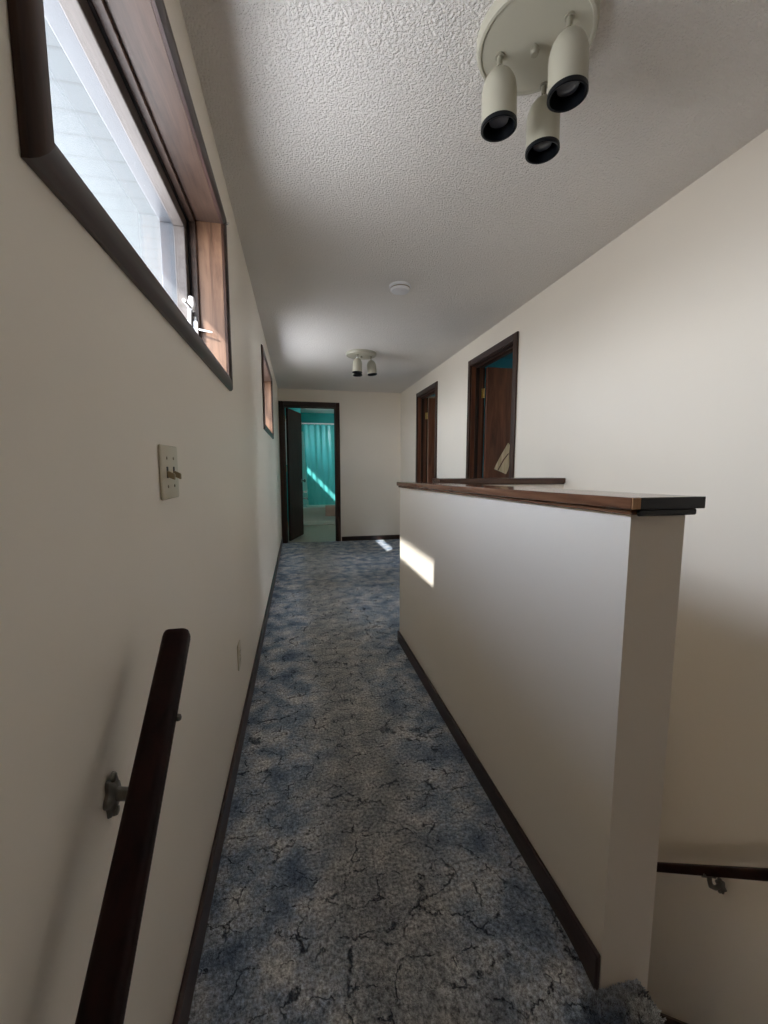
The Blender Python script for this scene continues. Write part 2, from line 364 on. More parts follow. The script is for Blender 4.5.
# cap on the half wall
t = empty('trim_1', (HX0, HY0, zt0), 'long varnished brown wooden cap on top of the half wall', 'cap rail', kind='structure')
def sl(y, dz=0.0): return zt0 + (zt1 - zt0)*(y - HY0)/(HY1 - HY0) + dz
def capboard(x0, x1, y0, y1, dz0, dz1, bev=0.004):
    mb = MB(); mb.box(x0, x1, y0, y1, 0, dz1 - dz0, bev, 3)
    for v in mb.bm.verts: v.co.z += sl(v.co.y, dz0)
    return mb
LT = Vector((HX0, HY0, zt0))
def rel(mb, name, mat, parent, smooth=False):
    bmesh.ops.translate(mb.bm, verts=mb.bm.verts, vec=-Vector(parent.location)); return mb.build(name, mat, parent, smooth)
rel(capboard(HX0 - 0.022, HX0 - 0.001, HY0 - 0.022, HY1 + 0.016, 0.012, 0.037), 'edge_board', M['cap'], t)
rel(capboard(HX0 - 0.0008, HX1 + 0.022, HY0 - 0.0195, HY1 + 0.016, 0.0122, 0.0368, 0.003), 'top_board', M['cap'], t)
rel(capboard(HX0 - 0.011, HX1 + 0.011, HY0 - 0.012, HY1 + 0.014, 0.0, 0.0119, 0.004), 'moulding', M['cap'], t)
tag(rel(capboard(HX0 - 0.0007, HX1 + 0.0225, HY0 - 0.0235, HY0 - 0.0195, 0.0120, 0.0368, 0.001), 'end_strip', M['capend'], t), 'black painted end strip')
tag(rel(capboard(HX0 - 0.021, HX0 - 0.0015, HY0 - 0.0245, HY0 - 0.0221, 0.013, 0.036, 0.0005), 'end_grain', M['endgrain'], t), 'pale bare end grain')
tag(rel(capboard(HX0 - 0.0005, HX1 + 0.008, HY0 - 0.0195, HY0 - 0.0121, -0.002, 0.0118, 0.004), 'end_moulding', M['capend'], t), 'black painted lower end strip')
t = empty('trim_2', (HX1, CY0, 1.112), 'short dark brown wooden cap on the cross half wall', 'cap rail', kind='structure')
rel(MB().box(HX1 + 0.024, XR - 0.001, CY0 - 0.022, CY1 + 0.02, 1.118, 1.152, 0.005, 3), 'top_board', M['capX'], t)
rel(MB().box(HX1 + 0.024, XR - 0.001, CY0 - 0.008, CY1 + 0.008, 1.1122, 1.1178), 'moulding', M['capX'], t)

# baseboards
def baseboard(name, mb, mat, label): return struct(name, mb, mat, label, 'baseboard')
baseboard('baseboard_left', MB().box(XL + 0.0005, XL + 0.013, 0.70, YF - 0.002, 0.0, 0.095, 0.004), M['trim'], 'dark brown baseboard along the left wall')
baseboard('baseboard_half_wall', MB().box(HX0 - 0.013, HX0 - 0.0005, HY0 - 0.0, HY1 + 0.013, -0.03, 0.072, 0.004), M['trim'], 'dark brown baseboard along the half wall')
baseboard('baseboard_far', MB().box(0.69, XR - 0.014, YF - 0.013, YF - 0.0005, 0.0, 0.075, 0.004), M['trimX'], 'dark brown baseboard along the end wall')
b = MB()
for a, c in ((CY1, D2[0]-0.07), (D2[1]+0.07, D3[0]-0.07), (D3[1]+0.07, YF - 0.002)): b.box(XR - 0.013, XR - 0.0005, a, c, 0.0, 0.075, 0.004)
baseboard('baseboard_right', b, M['trim'], 'dark brown baseboard along the right wall past the stairwell')
sy = lambda y: -1.489 - 1.06*(y - 1.445)
b = MB(); b.prism([(XR - 0.018, 0.0, sy(0.0) - 0.36), (XR - 0.018, 2.34, sy(2.34) - 0.36), (XR - 0.018, 2.34, sy(2.34)), (XR - 0.018, 0.0, sy(0.0))], (0.0175, 0, 0))
baseboard('baseboard_stairwell', b, M['trim'], 'dark sloping skirt board down the right stairwell wall')

# ------------------------------------------------------------------ windows
def window(n, y0, y1, label, crank=False):
    t = empty('window_%d' % n, (XL, (y0+y1)/2, WZ0), label, 'window', kind='structure')
    o = Vector(t.location)
    cw, ct = 0.052, 0.017
    def part(mb, name, mat, sm=False, parent=None):
        bmesh.ops.translate(mb.bm, verts=mb.bm.verts, vec=-o); return mb.build(name, mat, parent or t, sm)
    # mitred casing, rounded profile
    def cas(p, q, inward):
        """p,q outer corners; inward = vector pointing to the opening"""
        p, q, w = Vector(p), Vector(q), Vector(inward)
        d = (q-p).normalized(); mb = MB(); bm = mb.bm; rings = []
        prof = [(0, 0), (0, ct*0.45), (cw*0.12, ct*0.85), (cw*0.4, ct), (cw*0.75, ct*0.85), (cw, ct*0.5), (cw, 0)]
        for s, pt in ((1, p), (-1, q)):
            rings.append([bm.verts.new(pt + w*a + d*s*a + Vector((b + 0.0005, 0, 0))) for a, b in prof])
        k = len(prof)
        for i in range(k): bm.faces.new((rings[0][i], rings[0][(i+1) % k], rings[1][(i+1) % k], rings[1][i]))
        bm.faces.new(rings[0]); bm.faces.new(rings[1][::-1]); return mb
    a, b, c, d = y0 - cw, y1 + cw, WZ0 - cw, WZ1 + cw
    part(cas((XL, a, c), (XL, b, c), (0, 0, 1)), 'bottom_casing', M['trim'], True)
    part(cas((XL, a, d), (XL, b, d), (0, 0, -1)), 'top_casing', M['trim'], True)
    part(cas((XL, a, c), (XL, a, d), (0, 1, 0)), 'side_casing', M['trimZ'], True)
    part(cas((XL, b, c), (XL, b, d), (0, -1, 0)), 'side_casing', M['trimZ'], True)
    x0, x1 = -0.498, XL - 0.0005
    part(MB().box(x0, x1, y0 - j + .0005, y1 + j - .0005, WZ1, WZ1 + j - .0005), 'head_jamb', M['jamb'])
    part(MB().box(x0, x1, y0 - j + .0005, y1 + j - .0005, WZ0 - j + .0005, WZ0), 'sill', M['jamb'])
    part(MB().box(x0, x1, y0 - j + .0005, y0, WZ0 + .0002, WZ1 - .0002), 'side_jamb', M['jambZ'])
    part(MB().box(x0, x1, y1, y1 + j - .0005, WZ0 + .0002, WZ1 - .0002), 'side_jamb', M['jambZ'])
    def frame(x0, x1, m0, w, bev=0.003):
        mb = MB(); ya, yb, za, zb = y0 + m0, y1 - m0, WZ0 + m0, WZ1 - m0
        mb.box(x0, x1, ya, yb, zb - w, zb, bev); mb.box(x0, x1, ya, yb, za, za + w, bev)
        mb.box(x0, x1, ya, ya + w, za + w, zb - w, bev); mb.box(x0, x1, yb - w, yb, za + w, zb - w, bev); return mb
    part(frame(-0.392, -0.370, 0.0005, 0.011, 0.002), 'stop_bead', M['jamb'])
    part(frame(-0.400, -0.3925, 0.0005, 0.014, 0.001), 'weather_seal', M['seal'])
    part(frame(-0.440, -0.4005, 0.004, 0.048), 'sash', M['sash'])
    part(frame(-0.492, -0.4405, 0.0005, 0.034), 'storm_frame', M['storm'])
    part(MB().box(-0.422, -0.418, y0 + 0.048, y1 - 0.048, WZ0 + 0.048, WZ1 - 0.048), 'pane', M['glass'])
    if crank:
        k = part(MB().box(-0.40, -0.345, y1 - 0.28, y1 - 0.18, WZ0 + .0005, WZ0 + 0.03, 0.008, 3), 'crank_base', M['chrome'], True)
        mb = MB(); mb.cyl((-0.362, y1 - 0.23, WZ0 + 0.028), (-0.355, y1 - 0.23, WZ0 + 0.185), 0.007)
        mb.cyl((-0.355, y1 - 0.225, WZ0 + 0.18), (-0.350, y1 - 0.33, WZ0 + 0.165), 0.0055)
        mb.lathe([(0, 0), (0.010, 0.003), (0.012, 0.03), (0.009, 0.05), (0, 0.053)], (-0.350, y1 - 0.225, WZ0 + 0.165), 'Z', 16)
        part(mb, 'crank_handle', M['smoke'], True)
        lk = part(MB().box(-0.3915, -0.381, y1 - 0.0135, y1 - 0.0118, WZ0 + 0.12, WZ0 + 0.22).box(-0.392, -0.374, y1 - 0.030, y1 - 0.012, WZ0 + 0.14, WZ0 + 0.20, 0.004, 2), 'lock_plate', M['smoke'], True)
        part(MB().cyl((-0.374, y1 - 0.02, WZ0 + 0.17), (-0.322, y1 - 0.028, WZ0 + 0.160), 0.0045, 0.003), 'lock_lever', M['smoke'], True)
    return t
window(1, WIN[0][0], WIN[0][1], 'large high window with dark casing nearest on the left wall', True)
window(2, WIN[1][0], WIN[1][1], 'far window with dark casing high on the left wall near the bathroom door')
window(3, WIN[2][0], WIN[2][1], 'bathroom window high on its left wall')

# eave outside: soffit and fascia
struct('ceiling_eave', MB().box(-0.90, -0.502, -1.5, 10.2, 2.386, 2.43), M['soffit'], 'grooved eave soffit seen through the near window, base darkened against glare', 'soffit')

# ------------------------------------------------------------------ doors
def door_far():
    t = empty('door_1', (0.22, YF, 0), 'dark cased bathroom doorway with the door swung open, at the hallway end', 'door', kind='structure'); o = Vector(t.location)
    def part(mb, name, mat, sm=False, parent=None):
        bmesh.ops.translate(mb.bm, verts=mb.bm.verts, vec=-o); return mb.build(name, mat, parent or t, sm)
    xa, xb, zt = -0.193, 0.606, 2.170
    y0, y1 = YF + 0.0005, YF + 0.1095
    part(MB().box(xa - j, xa, y0, y1, 0, zt + j - .001), 'jamb', M['trimZ'])
    part(MB().box(xb, xb + j - .001, y0, y1, 0, zt + j - .001), 'jamb', M['trimZ'])
    part(MB().box(xa + .0002, xb - .0002, y0, y1, zt, zt + j - .001), 'head_jamb', M['trimX'])
    part(MB().box(xa + .0002, xa + 0.012, YF + 0.03, YF + 0.065, 0, zt - .0005).box(xb - 0.012, xb - .0002, YF + 0.03, YF + 0.065, 0, zt - .0005).box(xa + 0.012, xb - 0.012, YF + 0.03, YF + 0.065, zt - 0.012, zt - .0005), 'door_stop', M['trimZ'])
    part(MB().box(xa - 0.080, xa - 0.008, YF - 0.018, YF - 0.0005, 0, zt + 0.0795, 0.005, 3), 'side_casing', M['trimZ'])
    part(MB().box(xb + 0.008, xb + 0.070, YF - 0.018, YF - 0.0005, 0, zt + 0.0795, 0.005, 3), 'side_casing', M['trimZ'])
    part(MB().box(xa - 0.0075, xb + 0.0075, YF - 0.018, YF - 0.0005, zt + 0.008, zt + 0.0795, 0.005, 3), 'head_casing', M['trimX'])
    # leaf swung into the bathroom
    hx, hy = xa + 0.040, YF + 0.118
    ang = math.atan2(7.48 - hy, 0.062 - hx)
    leaf = MB().box(0, 0.70, -0.0175, 0.0175, 0.012, zt - 0.006, 0.002)
    bmesh.ops.rotate(leaf.bm, verts=leaf.bm.verts, cent=(0, 0, 0), matrix=Matrix.Rotation(ang, 3, 'Z'))
    bmesh.ops.translate(leaf.bm, verts=leaf.bm.verts, vec=(hx, hy, 0))
    lf = part(leaf, 'door_leaf', M['doordark'])
    R = Matrix.Translation((hx, hy, 0)) @ Matrix.Rotation(ang, 4, 'Z')
    for s in (1, -1):
        kn = MB(); p = R @ Vector((0.64, -s*0.0175, 0.985)); q = (R.to_3x3() @ Vector((0, -s, 0)))
        kn.lathe([(0.03, 0), (0.03, 0.006), (0.011, 0.010), (0.011, 0.035), (0.026, 0.045), (0.029, 0.06), (0.02, 0.072), (0, 0.075)], p, n=24, mat=q.to_track_quat('Z', 'Y').to_matrix().to_4x4())
        part(kn, 'door_knob', M['iron'], True, lf)
    for z in (0.25, 1.15, 1.95):
        part(MB().cyl((xa + 0.010, YF + 0.112, z), (xa + 0.010, YF + 0.112, z + 0.09), 0.006).box(xa + 0.0005, xa + 0.010, YF + 0.08, YF + 0.108, z, z + 0.09), 'hinge', M['brass'])
door_far()

def door_side(n, ya, yb, label, leaf_w, tear=False):
    t = empty('door_%d' % n, (XR, (ya+yb)/2, 0), label, 'door', kind='structure'); o = Vector(t.location)
    def part(mb, name, mat, sm=False, parent=None):
        bmesh.ops.translate(mb.bm, verts=mb.bm.verts, vec=-o); return mb.build(name, mat, parent or t, sm)
    x0, x1, zt = XR + 0.0005, XR + 0.1195, DT
    part(MB().box(x0, x1, ya - j + .001, ya, 0, zt + j - .001), 'jamb', M['leaf'])
    part(MB().box(x0, x1, yb, yb + j - .001, 0, zt + j - .001), 'jamb', M['leaf'])
    part(MB().box(x0, x1, ya + .0002, yb - .0002, zt, zt + j - .001), 'head_jamb', M['trim'])
    part(MB().box(XR + 0.04, XR + 0.075, ya + .0002, ya + 0.012, 0, zt - .0005).box(XR + 0.04, XR + 0.075, yb - 0.012, yb - .0002, 0, zt - .0005).box(XR + 0.04, XR + 0.075, ya + 0.012, yb - 0.012, zt - 0.012, zt - .0005), 'door_stop', M['trimZ'])
    part(MB().box(XR - 0.018, XR - 0.0005, ya - 0.064, ya - 0.006, 0, zt + 0.064, 0.005, 3), 'side_casing', M['trimZ'])
    part(MB().box(XR - 0.018, XR - 0.0005, yb + 0.006, yb + 0.064, 0, zt + 0.064, 0.005, 3), 'side_casing', M['trimZ'])
    part(MB().box(XR - 0.018, XR - 0.0005, ya - 0.0055, yb + 0.0055, zt + 0.006, zt + 0.064, 0.005, 3), 'head_casing', M['trim'])
    part(MB().box(XR + 0.1205, XR + 0.141, ya - 0.064, ya - 0.006, 0, zt + 0.064).box(XR + 0.1205, XR + 0.141, yb + 0.006, yb + 0.064, 0, zt + 0.064).box(XR + 0.1205, XR + 0.141, ya - 0.006, yb + 0.006, zt + 0.006, zt + 0.064), 'room_casing', M['trimZ'])
    # leaf hinged on the far jamb, standing open into the room
    lx, ly = XR + 0.146, yb - 0.004
    lf = part(MB().box(lx, lx + leaf_w, ly - 0.035, ly, 0.012, zt - 0.006, 0.002), 'door_leaf', M['leaf'])
    for z in (0.25, 1.905):
        part(MB().cyl((XR + 0.126, ly - 0.012, z), (XR + 0.126, ly - 0.012, z + 0.09), 0.006).box(XR + 0.103, XR + 0.119, yb - 0.003, yb - 0.0003, z, z + 0.09), 'hinge', M['brass'])
    kn = MB()
    for s in (1, -1):
        kn.lathe([(0.03, 0), (0.03, 0.006), (0.011, 0.010), (0.011, 0.035), (0.026, 0.045), (0.029, 0.06), (0.02, 0.072), (0, 0.075)],
                 (lx + leaf_w - 0.06, ly - (0.035 if s > 0 else 0), 0.96), n=24, mat=Vector((0, -s, 0)).to_track_quat('Z', 'Y').to_matrix().to_4x4())
    part(kn, 'door_knob', M['brass'], True, lf)
    if tear:
        pl = [(2.102, 1.468), (2.122, 1.445), (2.116, 1.36), (2.124, 1.25), (2.112, 1.20), (2.088, 1.150), (2.05, 1.168), (1.958, 1.203), (1.972, 1.240), (2.02, 1.33)]
        tag(part(MB().prism([(x, ly - 0.0352, z) for x, z in [(x - 0.018, z) for x, z in pl]], (0, -0.003, 0)), 'veneer_tear', M['tear'], False, lf), 'pale torn strip of bare wood')
        tag(part(MB().prism([(x, ly - 0.0384, z) for x, z in ((1.974, 1.193), (1.984, 1.189), (2.042, 1.29), (2.095, 1.36), (2.085, 1.36), (2.032, 1.298))], (0, -0.002, 0)), 'splinter', M['leaf'], False, lf), 'dark splinter across the torn strip')
door_side(2, D2[0], D2[1], 'open brown door with a pale torn patch, the nearer doorway on the right wall', 0.74, True)
door_side(3, D3[0], D3[1], 'open brown door in the farther doorway on the right wall', 0.72)

# rooms behind the right-hand doors
rx0, rx1 = XR + 0.12, 4.6
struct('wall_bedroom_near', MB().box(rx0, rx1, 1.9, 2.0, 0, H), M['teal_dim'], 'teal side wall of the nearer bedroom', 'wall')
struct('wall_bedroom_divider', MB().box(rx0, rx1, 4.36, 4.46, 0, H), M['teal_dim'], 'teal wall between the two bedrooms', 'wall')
struct('wall_bedroom_far', MB().box(rx0, rx1, 6.9, 7.0, 0, H), M['panel'], 'brown far wall of the farther bedroom', 'wall')
struct('wall_bedroom_outer', wall_boxes(MB(), 'X', rx1, rx1 + 0.15, 1.9, 7.0, -0.2, H + 0.1, [(2.9, 3.6, 1.0, 2.0), (5.2, 6.0, 1.0, 2.0)]), M['wall'], 'outer wall of the bedrooms with window openings', 'wall')
struct('floor_bedrooms', MB().box(rx0, rx1, 1.9, 7.0, -0.2, -0.002), M['carpet'], 'bedroom carpet', 'floor')
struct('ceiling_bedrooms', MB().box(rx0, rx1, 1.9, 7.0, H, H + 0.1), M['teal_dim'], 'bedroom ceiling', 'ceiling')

# ------------------------------------------------------------------ bathroom
by1 = 9.5
struct('floor_bathroom', MB().box(XL, 1.5, YF + 0.03, by1, -0.2, -0.004), M['vinyl'], 'pale vinyl bathroom floor beyond the far door', 'floor')
struct('ceiling_bathroom', MB().box(XL, 1.5, YF + 0.11, by1, H, H + 0.1), M['ceiling'], 'bathroom ceiling', 'ceiling')
struct('wall_bathroom_back', MB().box(XL, 1.5, by1, by1 + 0.12, -0.2, H + 0.1), M['teal'], 'teal wall behind the bathtub', 'wall')
struct('wall_bathroom_right', MB().box(1.5, 1.6, YF + 0.11, by1, -0.2, H + 0.1), M['wall'], 'cream right wall of the bathroom', 'wall')
struct('wall_bathroom_stub', MB().box(XL, 0.085, 8.70, by1, 0, H), M['teal'], 'teal plumbing wall at the tap end of the bathtub', 'wall')
sr = MB(); sr.box(0.0865, 1.4995, by1 - 0.006, by1 - 0.0005, 0.39, 2.02, 0.002)
struct('wall_tub_surround', sr, M['surround'], 'pale bath surround panel behind the shower curtain', 'wall panel')
t = empty('bathtub', (0.79, 8.74, 0), 'white enamel bathtub behind the teal shower curtain', 'bathtub'); o = Vector(t.location)
def tub():
    x0, x1, y0, y1, zt = 0.087, 1.498, 8.74, by1 - 0.007, 0.385
    bm = bmesh.new(); mb = MB(); mb.bm.free(); mb.bm = bm
    def ring(ax, bx, ay, by_, z, r):
        vs = []
        for cx, cyy, a0 in ((bx-r, by_-r, 0), (ax+r, by_-r, PI/2), (ax+r, ay+r, PI), (bx-r, ay+r, 1.5*PI)):
            for k in range(7):
                a = a0 + k*PI/12; vs.append(bm.verts.new((cx + r*math.cos(a), cyy + r*math.sin(a), z)))
        return vs
    rs = [ring(x0, x1, y0+0.012, y1, -0.003, 0.004), ring(x0, x1, y0+0.012, y1, zt-0.05, 0.004), ring(x0, x1, y0, y1, zt-0.03, 0.006), ring(x0, x1, y0, y1, zt-0.008, 0.006),
          ring(x0+.004, x1-.004, y0+0.008, y1-.004, zt, 0.006), ring(x0+0.07, x1-0.07, y0+0.07, y1-0.06, zt, 0.10), ring(x0+0.085, x1-0.09, y0+0.085, y1-0.075, zt-0.03, 0.10),
          ring(x0+0.16, x1-0.14, y0+0.13, y1-0.12, 0.08, 0.12), ring(x0+0.22, x1-0.2, y0+0.18, y1-0.17, 0.06, 0.1)]
    for a, b in zip(rs, rs[1:]):
        n = len(a)
        for k in range(n): bm.faces.new((a[k], a[(k+1) % n], b[(k+1) % n], b[k]))
    bm.faces.new(rs[-1]); bm.faces.new(rs[0])
    return mb
mb = tub(); bmesh.ops.translate(mb.bm, verts=mb.bm.verts, vec=-o); mb.build('tub_body', M['tub'], t, True)
mb = MB().box(0.10, 1.48, 8.733, 8.7515, 0.0, 0.075, 0.006, 3); bmesh.ops.translate(mb.bm, verts=mb.bm.verts, vec=-o); mb.build('apron_ledge', M['tub'], t, True)
# tap
t = empty('bath_tap', (0.0865, 8.92, 0.62), 'chrome bath spout and valve on the plumbing wall over the tub', 'tap')
MB().lathe([(0.045, 0), (0.045, 0.006), (0.018, 0.012), (0.016, 0.05), (0.03, 0.055), (0.032, 0.085), (0, 0.09)], (0, 0, 0.08), 'X', 24).build('valve_handle', M['chrome'], t, True)
mb = MB(); mb.lathe([(0.03, 0), (0.03, 0.005), (0.022, 0.012), (0.022, 0.11), (0.018, 0.13), (0, 0.132)], (0, 0, -0.06), 'X', 24); mb.cyl((0.115, 0, -0.065), (0.118, 0, -0.10), 0.016); mb.build('spout', M['chrome'], t, True)
# curtain and rod
rod = MB(); rod.cyl((0.086, 8.785, 2.13), (1.499, 8.785, 2.13), 0.0125); rod.cyl((0.086, 8.785, 2.13), (0.098, 8.785, 2.13), 0.03); rod.cyl((1.487, 8.785, 2.13), (1.499, 8.785, 2.13), 0.03)
tag(rod.build('curtain_rod', M['smoke'], smooth=True), 'pale shower curtain rod across the bathtub', 'rod')
t = empty('shower_curtain', (0.78, 8.785, 2.13), 'shiny translucent teal shower curtain hanging into the bathtub', 'shower curtain')
bm = bmesh.new(); NX, NZ = 160, 30; g = []
for iz in range(NZ + 1):
    fz = iz/NZ; row = []
    for ix in range(NX + 1):
        fx = ix/NX; xl = 0.12 + 0.09*fz; x = xl + fx*(1.465 - xl); amp = (0.015 + 0.008*math.sin(7*fx))*(1 - 0.8*fz)
        y = 8.785 + amp*math.sin(fx*2*PI*11 + 0.5*math.sin(fz*3)) + 0.010*math.sin(fx*2*PI*4.3 + 2*fz) + 0.04*fz + 0.004*math.sin(fx*90 + 8*fz)
        row.append(bm.verts.new((x - 0.78, y - 8.785, -0.035 - fz*1.675)))
    g.append(row)
for iz in range(NZ):
    for ix in range(NX): bm.faces.new((g[iz][ix], g[iz][ix+1], g[iz+1][ix+1], g[iz+1][ix]))
mb = MB(); mb.bm.free(); mb.bm = bm; mb.build('curtain', M['curtain'], t, True)
for k in range(12):
    x = 0.13 + k*0.118
    mb = MB(); bmc = mb.bm; R0, r0 = 0.022, 0.0022
    vs = [[bmc.verts.new((x - 0.78 + r0*math.sin(b), (R0 + r0*math.cos(b))*math.cos(a), -0.008 + (R0 + r0*math.cos(b))*math.sin(a))) for b in [q*2*PI/6 for q in range(6)]] for a in [p*2*PI/20 for p in range(20)]]
    for p in range(20):
        for q in range(6): bmc.faces.new((vs[p][q], vs[(p+1) % 20][q], vs[(p+1) % 20][(q+1) % 6], vs[p][(q+1) % 6]))
    mb.build('curtain_ring', M['smoke'], t, True)
# towel over the tub rim
bm = bmesh.new(); path = [(8.806, 0.4005), (8.79, 0.4012), (8.765, 0.4012), (8.740, 0.400), (8.726, 0.393), (8.719, 0.37), (8.717, 0.33), (8.716, 0.27), (8.716, 0.23), (8.717, 0.185)]
def towel(path, x0, x1, th, nx=14, wav=0.003):
    bm = bmesh.new(); top = []; bot = []
    for i, (y, z) in enumerate(path):
        a = path[max(0, i-1)]; b = path[min(len(path)-1, i+1)]; d = Vector((b[0]-a[0], b[1]-a[1])).normalized(); nn = Vector((d.y, -d.x))
        top.append([bm.verts.new((x0 + (x1-x0)*k/nx + wav*math.sin(i*1.3), y - nn.x*th + wav*math.sin(k*1.1 + i*.3)*.5, z - nn.y*th)) for k in range(nx+1)])
        bot.append([bm.verts.new((x0 + (x1-x0)*k/nx + wav*math.sin(i*1.3), y + wav*math.sin(k*1.1 + i*.3)*.5, z)) for k in range(nx+1)])
    m = len(path)
    for i in range(m-1):
        for k in range(nx):
            bm.faces.new((top[i][k], top[i][k+1], top[i+1][k+1], top[i+1][k])); bm.faces.new((bot[i][k], bot[i+1][k], bot[i+1][k+1], bot[i][k+1]))
        bm.faces.new((top[i][0], top[i+1][0], bot[i+1][0], bot[i][0])); bm.faces.new((top[i][nx], bot[i][nx], bot[i+1][nx], top[i+1][nx]))
    for k in range(nx):
        bm.faces.new((top[0][k], bot[0][k], bot[0][k+1], top[0][k+1])); bm.faces.new((top[-1][k], top[-1][k+1], bot[-1][k+1], bot[-1][k]))
    mb = MB(); mb.bm.free(); mb.bm = bm; return mb
tag(towel(path, 0.555, 0.90, -0.012).build('towel', M['towel'], smooth=True), 'dusty pink towel folded over the rim of the bathtub', 'towel')

# ------------------------------------------------------------------ ceiling spot lights (switched off)
def spotlight(loc, heads, label, group):
    t = empty('ceiling_spotlight', loc, label, 'ceiling light', group)
    MB().lathe([(0, 0), (0.163, 0), (0.163, -0.018), (0.158, -0.026), (0.151, -0.027), (0.147, -0.023), (0, -0.023)], n=72).build('canopy', M['almond'], t, True)
    MB().lathe([(0.004, -0.0228), (0.004, -0.030), (0.011, -0.033), (0.0135, -0.042), (0.010, -0.050), (0, -0.053)], n=24).build('finial', M['stem'], t, True)
    for hx, hy, L, tilt, ta in heads:
        tx, ty = math.sin(tilt)*math.cos(ta), math.sin(tilt)*math.sin(ta); ax = Vector((tx, ty, -math.cos(tilt)))
        p0 = Vector((hx, hy, -0.0228)); p1 = Vector((hx, hy, -0.054))
        st = MB(); st.cyl(p0, p0 + Vector((0, 0, -0.005)), 0.013).cyl(p0 + Vector((0, 0, -0.005)), p1, 0.008)
        sm = st.build('stem', M['stem'], t, True)
        MB().lathe([(0, 0.009), (0.006, 0.007), (0.009, 0), (0.006, -0.007), (0, -0.009)], p1, n=20).build('swivel', M['chrome'], sm, True)
        q = (-ax).to_track_quat('Z', 'Y').to_matrix().to_4x4()
        r, hl = 0.0505, L + 0.013
        p = [(0, 0)]
        for k in range(1, 9):
            a = k*PI/16; p.append((r*math.sin(a), -0.065*(1 - math.cos(a))))
        p += [(r, -hl), (r - 0.0015, -hl), (r - 0.0015, -hl + 0.012)]
        hd = MB().lathe(p, p1 + ax*0.006, n=48, mat=q).build('lamp_head', M['almond'], t, True)
        MB().lathe([(r + 0.0015, -hl + 0.008), (r + 0.0018, -hl - 0.003), (r - 0.001, -hl - 0.005), (r - 0.005, -hl - 0.003), (r - 0.006, -hl + 0.02), (r - 0.010, -hl + 0.05), (0, -hl + 0.052)], p1 + ax*0.006, n=48, mat=q).build('baffle', M['baffle'], hd, True)
        MB().lathe([(0.036, -hl + 0.050), (0.037, -hl + 0.030), (0.028, -hl + 0.018), (0, -hl + 0.014)], p1 + ax*0.006, n=32, mat=q).build('bulb', M['bulb'], hd, True)
    return t
spotlight((0.688, 1.182, H), [(-0.083, 0.050, 0.140, 0.03, 0.5), (0.049, -0.086, 0.140, 0.03, 0.5), (0.098, 0.106, 0.140, 0.03, 0.6)],
          'large almond ceiling fixture with three black-mouthed spot heads, nearest the viewer', 'three-head ceiling fixtures')
spotlight((0.695, 4.50, H), [(-0.045, -0.04, 0.140, 0.03, 3.0), (0.110, 0.02, 0.140, 0.10, 0.2), (-0.030, 0.085, 0.140, 0.03, 1.2)],
          'small distant almond ceiling fixture with three spot heads, near the bathroom end', 'three-head ceiling fixtures')

t = empty('smoke_detector', (0.705, 2.82, H), 'round white smoke detector on the ceiling between the two light fixtures', 'smoke detector')
MB().lathe([(0, 0), (0.074, 0), (0.074, -0.008), (0.070, -0.011), (0, -0.011)], n=48).build('mounting_base', M['smoke'], t, True)
MB().lathe([(0.060, -0.011), (0.066, -0.014), (0.066, -0.028), (0.060, -0.036), (0.045, -0.040), (0, -0.041)], n=48).build('detector_body', M['smoke'], t, True)
MB().lathe([(0.0665, -0.017), (0.0672, -0.020), (0.0665, -0.023)], n=48).build('vent_slot', M['screw'], t, True)
MB().lathe([(0, -0.0405), (0.009, -0.0405), (0.009, -0.044), (0, -0.0445)], (0.0, -0.035, 0.002), n=16).build('test_button', M['smoke'], t, True)

# ------------------------------------------------------------------ wall plates
t = empty('light_switch', (XL, 0.967, 1.2095), 'ivory double toggle switch plate on the left wall under the near window', 'light switch')
MB().box(0.0005, 0.0065, -0.0585, 0.0585, -0.0575, 0.0575, 0.0035, 3).build('switch_plate', M['plate'], t, True)
for y in (-0.023, 0.023):
    sl_ = MB().box(0.0064, 0.0072, y - 0.005, y + 0.005, -0.012, 0.012).build('toggle_slot', M['slot'], t)
    tg = MB(); tg.prism([(0.006, y - 0.0042, 0.004), (0.006, y + 0.0042, 0.004), (0.006, y + 0.0042, -0.009), (0.006, y - 0.0042, -0.009)], (0.015, 0, -0.007))
    bmesh.ops.bevel(tg.bm, geom=list(tg.bm.edges), offset=0.001, segments=2, affect='EDGES'); tg.build('toggle', M['toggle'], t, True)
    for z in (-0.030, 0.030):
        MB().lathe([(0.0034, 0.006), (0.0034, 0.0072), (0.0015, 0.0080), (0, 0.0080)], (0, y, z), 'X', 16).build('screw', M['screw'], t, True)
t = empty('wall_outlet', (XL, 1.828, 0.390), 'ivory power outlet low on the left wall above the baseboard', 'outlet')
MB().box(0.0005, 0.0065, -0.036, 0.036, -0.0575, 0.0575, 0.0035, 3).build('outlet_plate', M['plate'], t, True)
for z in (-0.0195, 0.0195):
    rc = MB().box(0.0062, 0.0085, -0.017, 0.017, z - 0.014, z + 0.014, 0.002).build('receptacle', M['plate'], t)
    MB().box(0.0084, 0.0088, -0.008, -0.0055, z - 0.004, z + 0.006).box(0.0084, 0.0088, 0.0055, 0.008, z - 0.004, z + 0.006).build('slots', M['slot'], rc)
MB().lathe([(0.003, 0.006), (0.003, 0.0075), (0, 0.008)], (0, 0, 0), 'X', 14).build('screw', M['screw'], t, True)
hk = MB().cyl((XL + 0.0005, 1.935, 2.236), (XL + 0.012, 1.935, 2.238), 0.0025).cyl((XL + 0.011, 1.935, 2.238), (XL + 0.014, 1.935, 2.245), 0.004)
tag(hk.build('wall_hook', M['chrome'], smooth=True), 'tiny metal hook in the left wall by the upper corner of the near window', 'hook')

